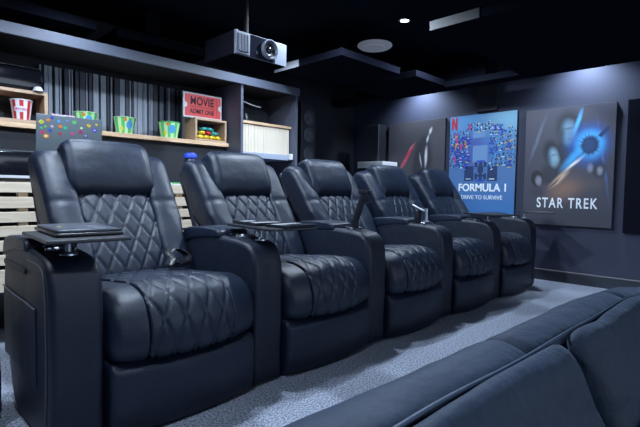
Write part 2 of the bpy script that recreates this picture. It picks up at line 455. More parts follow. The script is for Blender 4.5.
def make_recliner():
    root = empty('theater_recliner', (0, 0, 0))
    a = arm_parts(root, 0)
    sx0, sx1 = 0.176, 0.774
    q0, q1 = 0.298, 0.640
    qc = (q0 + q1) / 2
    MB().box(0.175, 0.775, 0.06, 0.62, 0.004, 0.25, 0, 0.01).build('base', 'shell', root)
    # seat
    SEAT = [(0.58, 0.455), (0.48, 0.463), (0.36, 0.472), (0.24, 0.484), (0.13, 0.493), (0.05, 0.482), (-0.01, 0.448), (-0.042, 0.390), (-0.048, 0.335),
            (-0.036, 0.295), (0.0, 0.276), (0.08, 0.268), (0.30, 0.268), (0.58, 0.30)]
    def side_off(c, amp):
        def f(x, y, z, s):
            k = (x - .475) / .3
            return (0.020 + 0.022 * max(0, min(1, (0.15 - y) / .15))) * (1 - k * k) + 0.003 * noise.noise(Vector((x * 14, y * 9, z * 9)))
        return f
    sweep_x('seat_bolster', SEAT, sx0, q0, 0.022, 'leather', root, 0.012, 0.012, side_off(0, 0), rl=0.035, rr=0.007)
    sweep_x('seat_bolster', SEAT, q1, sx1, 0.022, 'leather', root, 0.012, 0.012, side_off(0, 0), rl=0.007, rr=0.035)
    def seat_q(x, y, z, s):
        k = (0.020 + 0.022 * max(0, min(1, (0.15 - y) / .15))) * (1 - ((x - .475) / .3) ** 2)
        if y > 0.52 or z < 0.29: return k * 0.4
        return k + 0.009 * quilt(x - qc, s, 0.080, 0.150) - 0.003
    sweep_x('seat_cushion', SEAT, q0 + .001, q1 - .001, 0.007, 'leather', root, 0.007, 0.006, seat_q)
    # footrest
    FOOT = [(0.06, 0.258), (0.0, 0.262), (-0.028, 0.250), (-0.042, 0.20), (-0.044, 0.13), (-0.036, 0.060), (-0.016, 0.020), (0.06, 0.014)]
    sweep_x('footrest', FOOT, sx0, sx1, 0.022, 'leather', root, 0.012, 0.025,
            lambda x, y, z, s: (0.026 if z < .24 else -0.012) * (1 - ((x - .475) / .3) ** 2) + 0.002 * noise.noise(Vector((x * 9, y * 9, z * 9))) + 0.006 * ((x - .475) / .3) ** 2 * (1 if z > .22 else 0))
    # back
    def lean(p): return p
    BW = [(0.455, 0.40), (0.472, 0.50), (0.538, 0.62), (0.618, 0.74), (0.698, 0.86), (0.770, 0.960), (0.818, 1.012), (0.880, 1.026), (0.925, 0.990),
          (0.920, 0.91), (0.835, 0.76), (0.715, 0.60), (0.660, 0.45), (0.60, 0.38), (0.52, 0.36)]
    bl0, bl1 = 0.165, 0.309
    def wing(side):
        c = (bl0 + bl1) / 2 if side < 0 else 0.95 - (bl0 + bl1) / 2
        def f(x, y, z, s):
            t = (x - c) / 0.075
            cre = -0.006 * math.exp(-((z - .80) / .012) ** 2) if y < 0.8 else 0
            return 0.014 * (1 - t * t) + cre + 0.004 * noise.noise(Vector((x * 16, y * 10, z * 10 + side)))
        def d(v):
            # shoulders narrow a little and drop towards the outside near the top
            k = max(0, (v.z - 0.80) / 0.22)
            o = (abs(v.x - 0.475) - 0.15) / 0.17
            o = min(1, max(0, o))
            v = v.copy(); v.z -= 0.006 * k * k * o * o
            lo = min(1, max(0, (0.72 - v.z) / 0.08))
            v.x = 0.475 + (v.x - 0.475) * (1 + 0.035 * k - 0.060 * lo)
            return v
        return f, d
    f, d = wing(-1)
    sweep_x('back_bolster', BW, bl0, bl1, 0.040, 'leather', root, 0.013, 0.013, f, rl=0.032, rr=0.022, deform=d)
    f, d = wing(1)
    sweep_x('back_bolster', BW, 0.95 - bl1, 0.95 - bl0, 0.040, 'leather', root, 0.013, 0.013, f, rl=0.022, rr=0.032, deform=d)
    BC = [(0.478, 0.42), (0.494, 0.51), (0.562, 0.63), (0.644, 0.75), (0.728, 0.86), (0.805, 0.95), (0.85, 0.995), (0.895, 1.00), (0.925, 0.96),
          (0.86, 0.82), (0.76, 0.64), (0.66, 0.48), (0.60, 0.40), (0.53, 0.38)]
    bq0, bq1 = 0.302, 0.646
    def back_q(x, y, z, s):
        t = (x - .475) / ((bq1 - bq0) / 2)
        k = 0.010 * (1 - t * t)
        if z < 0.44 or y > 0.65 + (z - .5) * .74: return k * 0.3
        return k + 0.0095 * quilt(x - .475, s, 0.076, 0.150) - 0.003
    sweep_x('backrest', BC, bq0, bq1, 0.016, 'leather', root, 0.007, 0.006, back_q)
    # headrest
    H = []
    ang = math.radians(24)
    for k in range(14):
        t = 2 * PI * k / 14
        u = 0.088 * math.copysign(abs(math.cos(t)) ** 0.65, math.cos(t)); v = 0.147 * math.copysign(abs(math.sin(t)) ** 0.7, math.sin(t))
        H.append((0.800 + u * math.cos(ang) + v * math.sin(ang), 0.943 - u * math.sin(ang) + v * math.cos(ang)))
    def ho(x, y, z, s):
        t = (x - .470) / .21
        return 0.010 * (1 - t * t) - 0.004 * math.exp(-((abs(t) - .88) / .05) ** 2) + 0.003 * noise.noise(Vector((x * 12, y * 12, z * 12)))
    hr = sweep_x('headrest', H, 0.268, 0.680, 0.036, 'leather', root, 0.010, 0.012, ho)
    # rear shell
    SH = [(0.63, 0.10), (0.665, 0.36), (0.765, 0.55), (0.870, 0.74), (0.960, 0.90), (0.970, 0.975), (0.952, 0.99), (0.93, 0.93), (0.83, 0.75), (0.69, 0.56), (0.60, 0.36), (0.57, 0.10)]
    sweep_x('back_shell', SH, 0.172, 0.774, 0.02, 'leather_side', root, 0.02, 0.05)
    return root, a
rec, arm0 = make_recliner()
REC = []
labels = ['nearest black leather recliner, largest in view, at the left end of the row',
          'black leather recliner second from the left, with the open magazines on its tray',
          'middle black leather recliner of five, black folded stand upright on the arm at its left',
          'black leather recliner fourth from the left, slim silver cylinder on the arm at its left',
          'farthest black leather recliner, at the right end of the row below the blue racing poster']
for i in range(5):
    r = rec if i == 0 else copy_tree(rec)
    r.location = (i * PIT, 0, 0)
    tag(r, labels[i], 'recliner', 'row of black leather cinema recliners')
    REC.append(r)
# closing arm of the row and the outer side of the first arm
arm_parts(REC[4], 0.78)
pk = MB().box(-0.002, 0.006, 0.135, 0.600, 0.20, 0.462, 0, 0.002)
pko = pk.build('side_pocket', 'leather_side', REC[0])
pipe_on(pko, [(-0.003, 0.602, 0.470), (-0.003, 0.45, 0.462), (-0.003, 0.28, 0.462), (-0.003, 0.132, 0.458)], 'pocket_piping')
pipe_on(REC[0], [(0.0, 0.05, 0.03), (0.0, 0.022, 0.2), (0.0, 0.018, 0.45), (0.001, 0.035, 0.56), (0.002, 0.08, 0.605), (0.002, 0.24, 0.613)], 'arm_piping', 0.0022)
gr = MB().box(-0.005, 0.006, 0.25, 0.57, 0.560, 0.580, 0, 0.003).build('side_handle', 'shell', REC[0])

# swivel trays (attached to the arms)
def tray(rec_i, cx, cy, rz, px, py, z=0.690, L=0.39, W=0.25):
    r = REC[rec_i]; ox = rec_i * PIT
    t = MB().box(-W / 2, W / 2, -L / 2, L / 2, z, z + 0.012, 0, 0.004)
    t.xform(Matrix.Translation((cx - ox, cy, 0)) @ Matrix.Rotation(rz, 4, 'Z'))
    to = t.build('swivel_tray', 'tray_black', r)
    p = MB().lathe([(0.027, 0), (0.026, 0.005), (0.012, 0.008), (0.009, 0.012), (0.009, z - 0.6405)], (px - ox, py, 0.640), 20)
    p.build('tray_post', 'satin_metal', to, True, 35)
def carbon():
    mt, nt, b = new_mat('tray_black')
    ck = nt.nodes.new('ShaderNodeTexChecker'); ck.inputs['Scale'].default_value = 160
    ck.inputs[1].default_value = (0.008, 0.009, 0.012, 1); ck.inputs[2].default_value = (0.022, 0.025, 0.035, 1)
    nt.links.new(coords(nt), ck.inputs['Vector']); nt.links.new(ck.outputs[0], b.inputs['Base Color'])
    b.inputs['Roughness'].default_value = 0.45
carbon()
tray(0, 0.125, 0.145, -0.05, 0.085, 0.075)
tray(1, 0.955, 0.09, -0.09, 0.865, 0.05)
tray(4, 3.235, 0.06, -0.5, 3.205, 0.075)
tray(4, 4.08, 0.02, -0.95, 3.985, 0.075, z=0.692, L=0.40)

# slim control box on the first tray
t = empty('touch_panel', (0.150, 0.19, 0.7035), -0.05, 'flat dark box with a small yellow light lying on the nearest tray', 'tablet')
MB().box(-0.105, 0.105, -0.165, 0.175, 0, 0.012, 0, 0.005).build('case', 'black_plastic', t, True, 35)
MB().box(-0.085, 0.085, -0.14, 0.15, 0.0122, 0.016, 0, 0.002).build('lid', 'case_top', t) if 'case_top' in MAT else None
plain('case_top', (0.045, 0.052, 0.072), 0.4)
MB().box(-0.098, 0.098, -0.155, 0.165, 0.0122, 0.022, 0, 0.004).build('lid', 'case_top', t, True, 35)
MB().box(-0.07, -0.058, -0.02, -0.008, 0.0222, 0.0236).build('indicator', 'yellow', t)
for k in range(3):
    MB().box(0.02, 0.06, -0.11 + k * .05, -0.10 + k * .05, 0.0222, 0.0228).build('printed_mark', 'satin_metal', t)

# magazines on the second tray
def magazine(loc, rz, w_, l_, h_, lab, glare):
    o = empty('magazine', loc, rz, lab, 'magazine', 'magazines on the second tray')
    MB().box(-w_ / 2, w_ / 2, -l_ / 2, l_ / 2, 0, h_, 0, 0.002).build('pages', 'print_dark', o)
    c = MB().box(-w_ / 2 - .001, w_ / 2 + .001, -l_ / 2 - .001, l_ / 2 + .001, h_ + .0003, h_ + .0018).build('cover', 'print_dark', o)
    for (a, b_, c_, d_) in glare:
        MB().box(a * w_, b_ * w_, c_ * l_, d_ * l_, h_ + .002, h_ + .0026).build('cover_glare', 'glare_white', c)  # glare on the cover painted as white strips
    return o
magazine((0.945, 0.165, 0.7035), -0.12, 0.17, 0.22, 0.010, 'dark glossy magazine with painted white glare on the rear half of the second tray', [(-.45, .35, -.42, -.22), (-.40, -.05, .05, .30)])
magazine((0.965, -0.045, 0.7035), 0.10, 0.19, 0.14, 0.008, 'black edged magazine with painted white glare lying on the front end of the second tray', [(-.40, .42, .05, .40)])

# upright folded tray on the third arm
def clip_stand(rec_i, x, y, tall, name, mat, lean_y=-0.14, lean_x=0.0):
    r = REC[rec_i]; ox = rec_i * PIT
    b0 = Vector((x - ox, y, 0.647)); b1 = b0 + Vector((lean_x, lean_y, tall))
    s = MB().tube([b0, b1], 0.011, 8)
    d = (b1 - b0)
    s2 = MB().box(-0.028, 0.028, -0.010, 0.010, 0, d.length * 0.92, 0, 0.003)
    q = d.to_track_quat('Z', 'Y').to_matrix().to_4x4()
    s2.xform(Matrix.Translation(b0) @ q)
    o = s2.build(name, mat, r)
    MB().lathe([(0.03, 0), (0.03, 0.006), (0.012, 0.012), (0, 0.012)], (x - ox, y, 0.645), 16).build('stand_base', 'satin_metal', o, True, 35)
    h = MB().box(-0.035, 0.035, -0.02, 0.02, -0.012, 0.012, 0, 0.004).box(-0.03, 0.03, -0.03, 0.03, -0.07, -0.062).tube([(0.02, -0.02, -0.01), (0.03, -0.045, -0.05)], 0.006, 8)
    h.xform(Matrix.Translation(b0 + d * 0.93))
    h.build('clamp', 'black_plastic', o)
    for k in (-1, 1):
        MB().lathe([(0.008, -0.004), (0.008, 0.004), (0, 0.004)], tuple(b0 + d * 0.93 + Vector((0.02 * k, -0.024, 0))), 10, axis='y').build('clamp_screw', 'chrome', o)
clip_stand(2, 1.645, 0.175, 0.232, 'folded_tray_stand', 'black_plastic', -0.075, 0.02)
o = empty('drink_tube', (2.425, 0.165, 0.6570), 0, 'slim silver cylinder standing upright on the fourth armrest', 'cylinder')
MB().lathe([(0.0, 0), (0.030, 0), (0.031, 0.004), (0.013, 0.008), (0.0125, 0.095), (0.0, 0.095)], (0, 0, 0), 20).build('tube', 'satin_metal', o, True, 35)
sp = MB().box(-0.004, 0.004, -0.02, 0.09, 0.0, 0.010, 0, 0.003)
sp.xform(Matrix.Translation((-0.012, 0.028, 0.082)) @ Matrix.Rotation(math.radians(22), 4, 'X'))
sp.build('paddle', 'white', o)
hd = MB().box(-0.028, 0.028, -0.014, 0.014, 0, 0.085, 0, 0.008).build('grip', 'black_plastic', o, True, 35)
hd.location = (-0.02, 0.055, 0.0)

# buckle and strap resting on the first seat
o = empty('strap_with_buckle', (0.640, 0.350, 0.503), 0.5, 'small black strap with a buckle lying on the nearest seat by the right bolster', 'strap')
MB().box(-0.035, 0.035, -0.022, 0.022, 0.004, 0.020, 0, 0.004).build('buckle', 'gloss_black', o, True, 35)
st = MB()
pts = catmull([(0.03, 0, 0.014), (0.06, 0.02, 0.03), (0.03, 0.05, 0.052), (-0.02, 0.045, 0.045), (-0.05, 0.01, 0.03), (-0.075, 0.005, 0.014)], 6, False)
for i in range(len(pts) - 1):
    a, b_ = pts[i], pts[i + 1]
    st.add([a + Vector((0, -.020, 0)), a + Vector((0, .016, 0)), b_ + Vector((0, .016, 0)), b_ + Vector((0, -.020, 0)),
            a + Vector((0, -.020, .003)), a + Vector((0, .016, .003)), b_ + Vector((0, .016, .003)), b_ + Vector((0, -.020, .003))],
           [(0, 1, 2, 3), (4, 7, 6, 5), (0, 3, 7, 4), (1, 5, 6, 2)])
st.build('strap', 'black_plastic', o, True)
o.scale = (1.25, 1.25, 1.5)

# ------------------------------------------------------------------ sofa in the foreground
plain('velvet_piping', (0.03, 0.05, 0.09), 0.5)
so = empty('velvet_sofa', (0.2, -0.985, 0), math.radians(-1.8), 'long dark blue velvet sofa in the foreground seen over its back', 'sofa')
REAR = [(0.045, 0.05), (0.048, 0.25), (0.042, 0.37), (0.015, 0.428), (-0.040, 0.458), (-0.09, 0.460), (-0.128, 0.446), (-0.142, 0.41), (-0.145, 0.25), (-0.145, 0.05), (-0.05, 0.04)]
def droop(v):
    k = max(0, min(1, (v.x - 1.45) / 1.2)); k = k * k * (3 - 2 * k)
    v = v.copy(); v.z -= 0.10 * k * min(1, max(0, (v.z - .2) / .2)); return v
def wr(seed, amp):
    def f(x, y, z, s):
        n_ = noise.noise(Vector((x * 2.4 + seed, y * 9, z * 9))) + 0.5 * noise.noise(Vector((x * 7 + seed, y * 16, z * 16)))
        return amp * n_
    return f
for k, (a, b_) in enumerate(((-0.75, 0.655), (0.66, 1.615), (1.62, 2.9))):
    c_ = (a + b_) / 2; h_ = (b_ - a) / 2
    wf = wr(k * 5, 0.007)
    sweep_x('back_frame', REAR, a, b_, 0.035, 'velvet', so, 0.016, 0.02,
            lambda x, y, z, s, c_=c_, h_=h_, wf=wf: wf(x, y, z, s) + 0.008 * (1 - ((x - c_) / h_) ** 2), deform=droop)
MB().tube([droop(Vector((x, -0.1425 + 0.003 * math.sin(x * 6), 0.4525 + 0.003 * math.sin(x * 9)))) for x in [-.7 + .05 * k for k in range(72)]], 0.006, 8).build('piping', 'velvet_piping', so, True)
CUSH = [(-0.137, 0.40), (-0.145, 0.445), (-0.165, 0.462), (-0.190, 0.456), (-0.225, 0.412), (-0.265, 0.330), (-0.305, 0.235), (-0.335, 0.13), (-0.32, 0.06), (-0.24, 0.05), (-0.17, 0.10), (-0.148, 0.25)]
for k, (a, b_) in enumerate(((-0.75, 0.79), (0.825, 1.95), (1.965, 2.9))):
    c_ = (a + b_) / 2; h_ = (b_ - a) / 2
    wf = wr(20 + k * 7, (0.008, 0.013, 0.013)[k])
    def crease(x, y, z, s, a=a, b_=b_, wf=wf):
        d_ = min(x - a, b_ - x)
        return wf(x, y, z, s) - 0.006 * math.exp(-(d_ / 0.05) ** 2)
    sweep_x('back_cushion', CUSH, a, b_, 0.060, 'velvet', so, 0.016, 0.02, crease, deform=droop)
SEATC = [(-0.345, 0.05), (-0.345, 0.20), (-0.40, 0.24), (-0.90, 0.25), (-1.15, 0.24), (-1.19, 0.18), (-1.19, 0.05)]
for k, (a, b_) in enumerate(((-0.75, 0.80), (0.815, 1.95), (1.965, 2.9))):
    sweep_x('seat_cushion', SEATC, a, b_, 0.04, 'velvet', so, 0.03, 0.05, wr(40 + k, 0.004))
MB().box(-0.72, 2.87, -1.15, 0.03, 0.002, 0.06, 0, 0.01).build('base', 'shell', so)

# ------------------------------------------------------------------ bookcase behind the seats
plain('satin_light', (0.45, 0.50, 0.62), 0.35, 0.1)
bc = empty('wall_bookcase', (0, 0, 0), 0, 'wide grey built-in bookcase with open bays behind the recliners', 'bookcase')
F0, D1 = 1.845, 2.42
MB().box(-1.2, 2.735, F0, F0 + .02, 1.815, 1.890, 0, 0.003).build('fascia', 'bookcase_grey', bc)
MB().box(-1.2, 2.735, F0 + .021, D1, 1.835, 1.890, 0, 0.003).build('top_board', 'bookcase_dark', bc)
MB().box(2.035, 2.062, F0 + .022, D1, 1.0, 1.834, 0, 0.002).build('upright', ['bookcase_grey'], bc)
MB().box(2.700, 2.728, F0 + .022, D1, 0.0, 1.834, 0, 0.002).build('upright', ['bookcase_grey'], bc)
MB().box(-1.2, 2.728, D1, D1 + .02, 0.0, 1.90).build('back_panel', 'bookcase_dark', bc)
sh = MB().box(-1.2, 2.034, 2.055, 2.40, 1.262, 1.297, 0, 0.003).build('plank_shelf', 'plank_wood', bc)
tag(sh, 'brown wooden plank shelf')
MB().box(2.063, 2.699, 1.93, 2.40, 1.488, 1.512, 0, 0.002).build('plank_shelf', 'plank_wood', bc)
bs = MB().box(2.063, 2.699, 1.93, 2.40, 1.170, 1.222, 0, 0.003).build('lower_shelf', 'satin_light', bc)
MB().box(2.66, 2.698, 1.895, 1.929, 1.175, 1.235, 0, 0.004).build('shelf_bracket', 'white', bc)
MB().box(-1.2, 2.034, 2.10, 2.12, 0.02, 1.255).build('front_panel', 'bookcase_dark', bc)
# slatted panel in the wide bay
sl = MB(); x = 0.56; k = 0
rs = random.Random(3)
while x < 1.98:
    w_ = rs.choice((0.008, 0.012, 0.016, 0.024, 0.040))
    sl.box(x, x + w_, 2.36 - rs.uniform(0, .012), 2.40, 1.30, 1.78, 0 if rs.random() < .6 else 1)
    x += w_ + rs.choice((0.005, 0.009, 0.020))
slo = sl.build('slat_panel', ['slat_a', 'slat_b'], bc)

# wooden cubes on the plank
def cube(name, x0, x1, y0, y1, z0, z1, t, lab):
    o = empty(name, (x0, y0, z0), 0, lab, 'box')
    W, D, H = x1 - x0, y1 - y0, z1 - z0
    MB().box(0, W, 0, D, H - t, H, 0, .001).build('top_panel', 'cube_wood', o)
    MB().box(0, W, 0, D, 0, t, 0, .001).build('bottom_panel', 'cube_wood', o)
    MB().box(0, t, 0, D, t + .0005, H - t - .0005).build('side_panel', 'cube_wood', o)
    MB().box(W - t, W, 0, D, t + .0005, H - t - .0005).build('side_panel', 'cube_wood', o)
    MB().box(t, W - t, D - .008, D, t, H - t).build('back_panel', 'bookcase_dark', o)
cube('wooden_crate', -0.1, 0.540, 2.062, 2.30, 1.2985, 1.522, 0.022, 'long open wooden crate at the left plank end holding the red striped tub')
cube('wooden_crate', 1.690, 2.012, 2.062, 2.26, 1.2985, 1.500, 0.018, 'small open wooden crate of sweets below the red ticket sign')
# black device on the left crate
o = empty('glossy_black_case', (0.20, 2.18, 1.5235), 0, 'glossy black rounded case on top of the left wooden crate', 'case')
MB().box(-0.30, 0.335, -0.085, 0.10, 0.0, 0.155, 0, 0.03).build('body', 'gloss_black', o, True, 50)
MB().box(-0.28, 0.315, -0.080, 0.09, 0.1565, 0.163, 0, 0.003).build('lid', 'black_plastic', o)
MB().lathe([(0.035, 0), (0.022, 0.028), (0, 0.028)], (0.28, -0.118, 0.0), 14).build('knob', 'fixture_grey', o, True, 35)

# tubs
def bucket(loc, r0, r1, h, stripes, cols, lab, kind, rz=0.0):
    o = empty('popcorn_tub', loc, rz, lab, 'popcorn tub', 'popcorn tubs on the plank shelf')
    n = stripes * 4
    prof = [(0.001, 0.002), (r0 * .93, 0.002), (r0, 0.0), (r0 + (r1 - r0) * .5, h * .5), (r1, h), (r1 * .96, h), (r1 * .93, h * .9), (r0 * .9, 0.006), (0.001, 0.006)]
    mb = MB().lathe(prof, (0, 0, 0), n, mfun=lambda i, k: ((k // 2) % 2) if 2 <= i <= 3 else 0)
    b_ = mb.build('tub', cols, o, False)
    MB().lathe([(r1 * .985, h - .003), (r1 * 1.03, h - .004), (r1 * 1.04, h + .002), (r1 * .985, h + .003), (r1 * .985, h - .003)], (0, 0, 0), n).build('rim', cols[0], o, True)
    def patch(a0, rx, rz_, zc, mat, name, lift=.0015):
        V = []; F = []; N = 20
        def P(u, v):
            z = zc + v; r = r0 + (r1 - r0) * z / h + lift; a = a0 + u / r
            return Vector((r * math.cos(a), r * math.sin(a), z))
        V.append(P(0, 0))
        for ring in (0.5, 1.0):
            for k in range(N): V.append(P(rx * ring * math.cos(2 * PI * k / N), rz_ * ring * math.sin(2 * PI * k / N)))
        for k in range(N):
            F.append((0, 1 + k, 1 + (k + 1) % N)); F.append((1 + k, 1 + N + k, 1 + N + (k + 1) % N, 1 + (k + 1) % N))
        return mesh_obj(name, V, F, mat, b_, True)
    fa = math.radians(-112)
    if kind == 'red':
        patch(fa, r0 * .85, h * .15, h * .52, 'white', 'label_band')
        def warp(c):
            z = h * .52 + c.y; r = r0 + (r1 - r0) * z / h + .0025 + c.z; a = fa + c.x / r
            return Vector((r * math.cos(a), r * math.sin(a), z))
        text_obj('lettering', 'POPCORN', h * .15, 'magenta', b_, (0, 0, 0), (0, 0, 0), align='CENTER', warp=lambda c: warp(c - Vector((0, h * .05, 0))), bold=.0004)
    else:
        patch(fa + .35, r0 * .42, h * .26, h * .55, 'sky_blue', 'blue_splash')
        patch(fa - .1, r0 * .22, h * .10, h * .84, 'orange', 'orange_spot')
        patch(fa - .45, r0 * .16, h * .16, h * .30, 'yellow', 'yellow_spot')
    return o
ZS = 1.298
bucket((0.395, 2.135, ZS + .0235), 0.050, 0.066, 0.135, 8, ['white', 'red'], 'red and white striped popcorn tub inside the left wooden crate', 'red')
bucket((0.815, 2.15, ZS), 0.062, 0.083, 0.130, 9, ['lime', 'green'], 'green striped popcorn tub standing behind the laptop lid', 'g')
bucket((1.108, 2.15, ZS), 0.062, 0.084, 0.128, 9, ['lime', 'green'], 'green striped popcorn tub with a blue splash, middle of the three green ones', 'g', .15)
bucket((1.488, 2.15, ZS), 0.068, 0.090, 0.135, 9, ['green', 'lime'], 'green striped popcorn tub beside the small wooden crate', 'g', -.1)
tag(MB().box(0.575, 0.722, 2.11, 2.19, ZS, ZS + .078, 0, .004).box(0.572, 0.725, 2.107, 2.193, ZS + .078, ZS + .092, 1, .003).build('small_box', ['white', 'pink'], None), 'small pale pink and white box between the crate and the first green tub', 'box')

# ticket sign
tk = empty('ticket_sign', (1.800, 2.120, 1.5008), 0, 'red ticket shaped sign in a white frame standing on the small wooden crate', 'sign')
def ticket_outline(W, H, r, nr=8):
    P = []
    P += [(-W / 2, 0), (W / 2, 0)]
    for k in range(nr + 1):
        a = -PI / 2 + PI * k / nr; P.append((W / 2 - r * math.cos(a), H / 2 + r * math.sin(a)))
    P += [(W / 2, H), (-W / 2, H)]
    for k in range(nr + 1):
        a = PI / 2 - PI * k / nr; P.append((-W / 2 + r * math.cos(a), H / 2 + r * math.sin(a)))
    return P
MB().box(-0.195, 0.195, 0.0, 0.016, 0, 0.222, 0, .003).build('frame', 'white', tk)
P = ticket_outline(0.362, 0.190, 0.026)
V = [(x, -0.004, z + 0.016) for x, z in P] + [(x, -0.0005, z + 0.016) for x, z in P]
n = len(P)
tf = mesh_obj('ticket', V, [tuple(range(n)), tuple(range(2 * n - 1, n - 1, -1))] + [(i, (i + 1) % n, n + (i + 1) % n, n + i) for i in range(n)], 'ticket_red', tk)
plain('ink', (0.05, 0.006, 0.012), 0.5)
text_obj('lettering', 'MOVIE', 0.098, 'ink', tf, (-0.012, -0.0055, 0.118), sx=0.80, align='CENTER', bold=.0022, space=1.05)
text_obj('lettering', 'ADMIT ONE', 0.058, 'ink', tf, (-0.012, -0.0055, 0.040), sx=0.78, align='CENTER', bold=.001)
dots = MB()
for k in range(16): dots.box(-0.130 + k * .0155, -0.122 + k * .0155, -0.0055, -0.0042, 0.096, 0.102)
for k in range(14): dots.box(0.138, 0.141, -0.0055, -0.0042, 0.024 + k * .0125, 0.031 + k * .0125)
dots.build('dotted_line', 'ink', tf)

# sweets in the small crate
rs = random.Random(5)
def sweet(x, y, z, mat, lab, grp, sz=0.02):
    mb = MB()
    bm = bmesh.new(); bmesh.ops.create_icosphere(bm, subdivisions=2, radius=1)
    for v in bm.verts:
        n_ = noise.noise(v.co * 1.7 + Vector((x * 50, y * 50, z * 50)))
        v.co = v.co * (1 + .25 * n_)
        v.co = Vector((v.co.x * sz * 1.35, v.co.y * sz, v.co.z * sz * .72))
    bm.verts.index_update()
    body_v = [v.co.copy() for v in bm.verts]; body_f = [tuple(v.index for v in f_.verts) for f_ in bm.faces]; bm.free()
    mb.add(body_v, body_f)
    for s_ in (-1, 1):
        mb.lathe([(0.001, 0), (sz * .55, s_ * sz * .6), (sz * .5, s_ * sz * .62), (0.001, s_ * .004)], (s_ * sz * 1.2, 0, 0), 7, axis='x')
    mb.xform(Matrix.Translation((x, y, z)) @ Matrix.Rotation(rs.uniform(-.6, .6), 4, 'Z'))
    return tag(mb.build('wrapped_sweet', mat, None, True), lab, 'sweet', grp)
b0 = ZS + .0205
idx = 0
for row, (cnt, zz) in enumerate(((4, .020), (3, .058), (2, .092))):
    for k in range(cnt):
        x = 1.762 + k * .062 + row * .022
        right = k >= cnt - 2 and row > 0
        mat = 'yellow' if not right else ('teal', 'red')[k % 2]
        if row == 2 and k == 1: mat = 'teal'
        nm = {'yellow': 'yellow', 'teal': 'teal', 'red': 'red'}[mat]
        sweet(x, 2.112, b0 + zz, mat, nm + ' wrapped sweet heaped inside the small wooden crate', nm + ' sweets in the small crate', .0255)
sweet(1.80, 2.084, b0 + .0145, 'white', 'white wrapped sweet at the front edge of the small crate', None, .013) if False else None

# white-spined records
sp_ = MB().box(-0.0085, 0.0085, -0.0, 0.24, 0, 0.258, 0, 0.003)
rec0 = tag(sp_.build('record_sleeve', 'cream', None), 'thin cream record sleeve, one of the tight row under the wooden plank', 'record', 'cream record sleeves in the narrow bay')
for k in range(34):
    o = rec0 if k == 0 else rec0.copy()
    if k: COL.objects.link(o)
    o.location = (2.078 + k * .0181, 1.945 + rs.uniform(0, .006), 1.2235)
    o.rotation_euler = (0, rs.uniform(-.003, .003), 0)
# dark bag and cable on top of records shelf
o = empty('dark_bag', (2.40, 2.20, 1.5145), 0, 'rounded black bag in the upper part of the narrow bay', 'bag')
BG = [(-0.09, 0.008), (-0.10, 0.06), (-0.08, 0.14), (-0.03, 0.172), (0.04, 0.17), (0.08, 0.13), (0.09, 0.05), (0.08, 0.008)]
sweep_x('bag_body', BG, -0.17, 0.17, 0.06, 'backpack_black' if 'backpack_black' in MAT else 'black_plastic', o, .02, .03, lambda x, y, z, s: .006 * noise.noise(Vector((x * 12, y * 12, z * 12))))
MB().tube(catmull([(-0.06, 0, 0.17), (-0.04, 0, 0.21), (0.04, 0, 0.21), (0.06, 0, 0.17)], 6, False), 0.008, 8).build('handle', 'black_plastic', o, True)
tag(MB().tube(catmull([(2.10, 1.98, 1.70), (2.25, 1.99, 1.675), (2.36, 2.0, 1.668)], 6, False), 0.005, 8).build('metal_rod', 'fixture_grey', None, True), 'thin grey rod across the upper narrow bay', 'rod')

# counter, equipment case and laptop behind the nearest chair
ct = empty('slatted_counter', (0, 1.30, 0), 0, 'pale wooden slatted pallet counter standing behind the recliners', 'counter')
zt = [(0.832, 0.888), (0.748, 0.808), (0.672, 0.728), (0.596, 0.652), (0.520, 0.576), (0.444, 0.50), (0.30, 0.42)]
for a, b_ in zt:
    MB().box(-0.95, 1.35, 0.0, 0.018, a, b_, 0, 0.002).build('slat', 'pale_wood', ct)
for x in [-0.95 + .23 * k for k in range(11)]:
    MB().box(x, x + .045, 0.019, 0.06, 0.004, 0.870, 0, 0.001).build('post', 'pale_wood', ct)
MB().box(-0.95, 1.35, 0.0605, 0.42, 0.870, 0.888, 0, 0.002).build('counter_top', 'pale_wood', ct)
MB().box(-0.95, 1.35, 0.40, 0.42, 0.004, 0.869).build('rear_panel', 'shell', ct)
ec = empty('equipment_case', (0.1, 1.50, 0.8895), 0, 'wide glossy black case on the slatted counter at the left edge', 'case')
MB().box(-0.65, 0.56, -0.13, 0.17, 0.006, 0.165, 0, 0.006).build('body', 'gloss_black', ec, True, 40)
MB().box(-0.65, 0.56, -0.133, 0.17, 0.166, 0.172, 0, 0.002).build('lid', 'piping', ec)
for x in (-.6, .5):
    MB().box(x, x + .04, -.1, .12, 0, .0055).build('foot', 'shell', ec)
MB().box(0.0, 0.22, -0.142, -0.1335, 0.02, 0.035, 0, 0.002).build('handle', 'fixture_grey', ec)
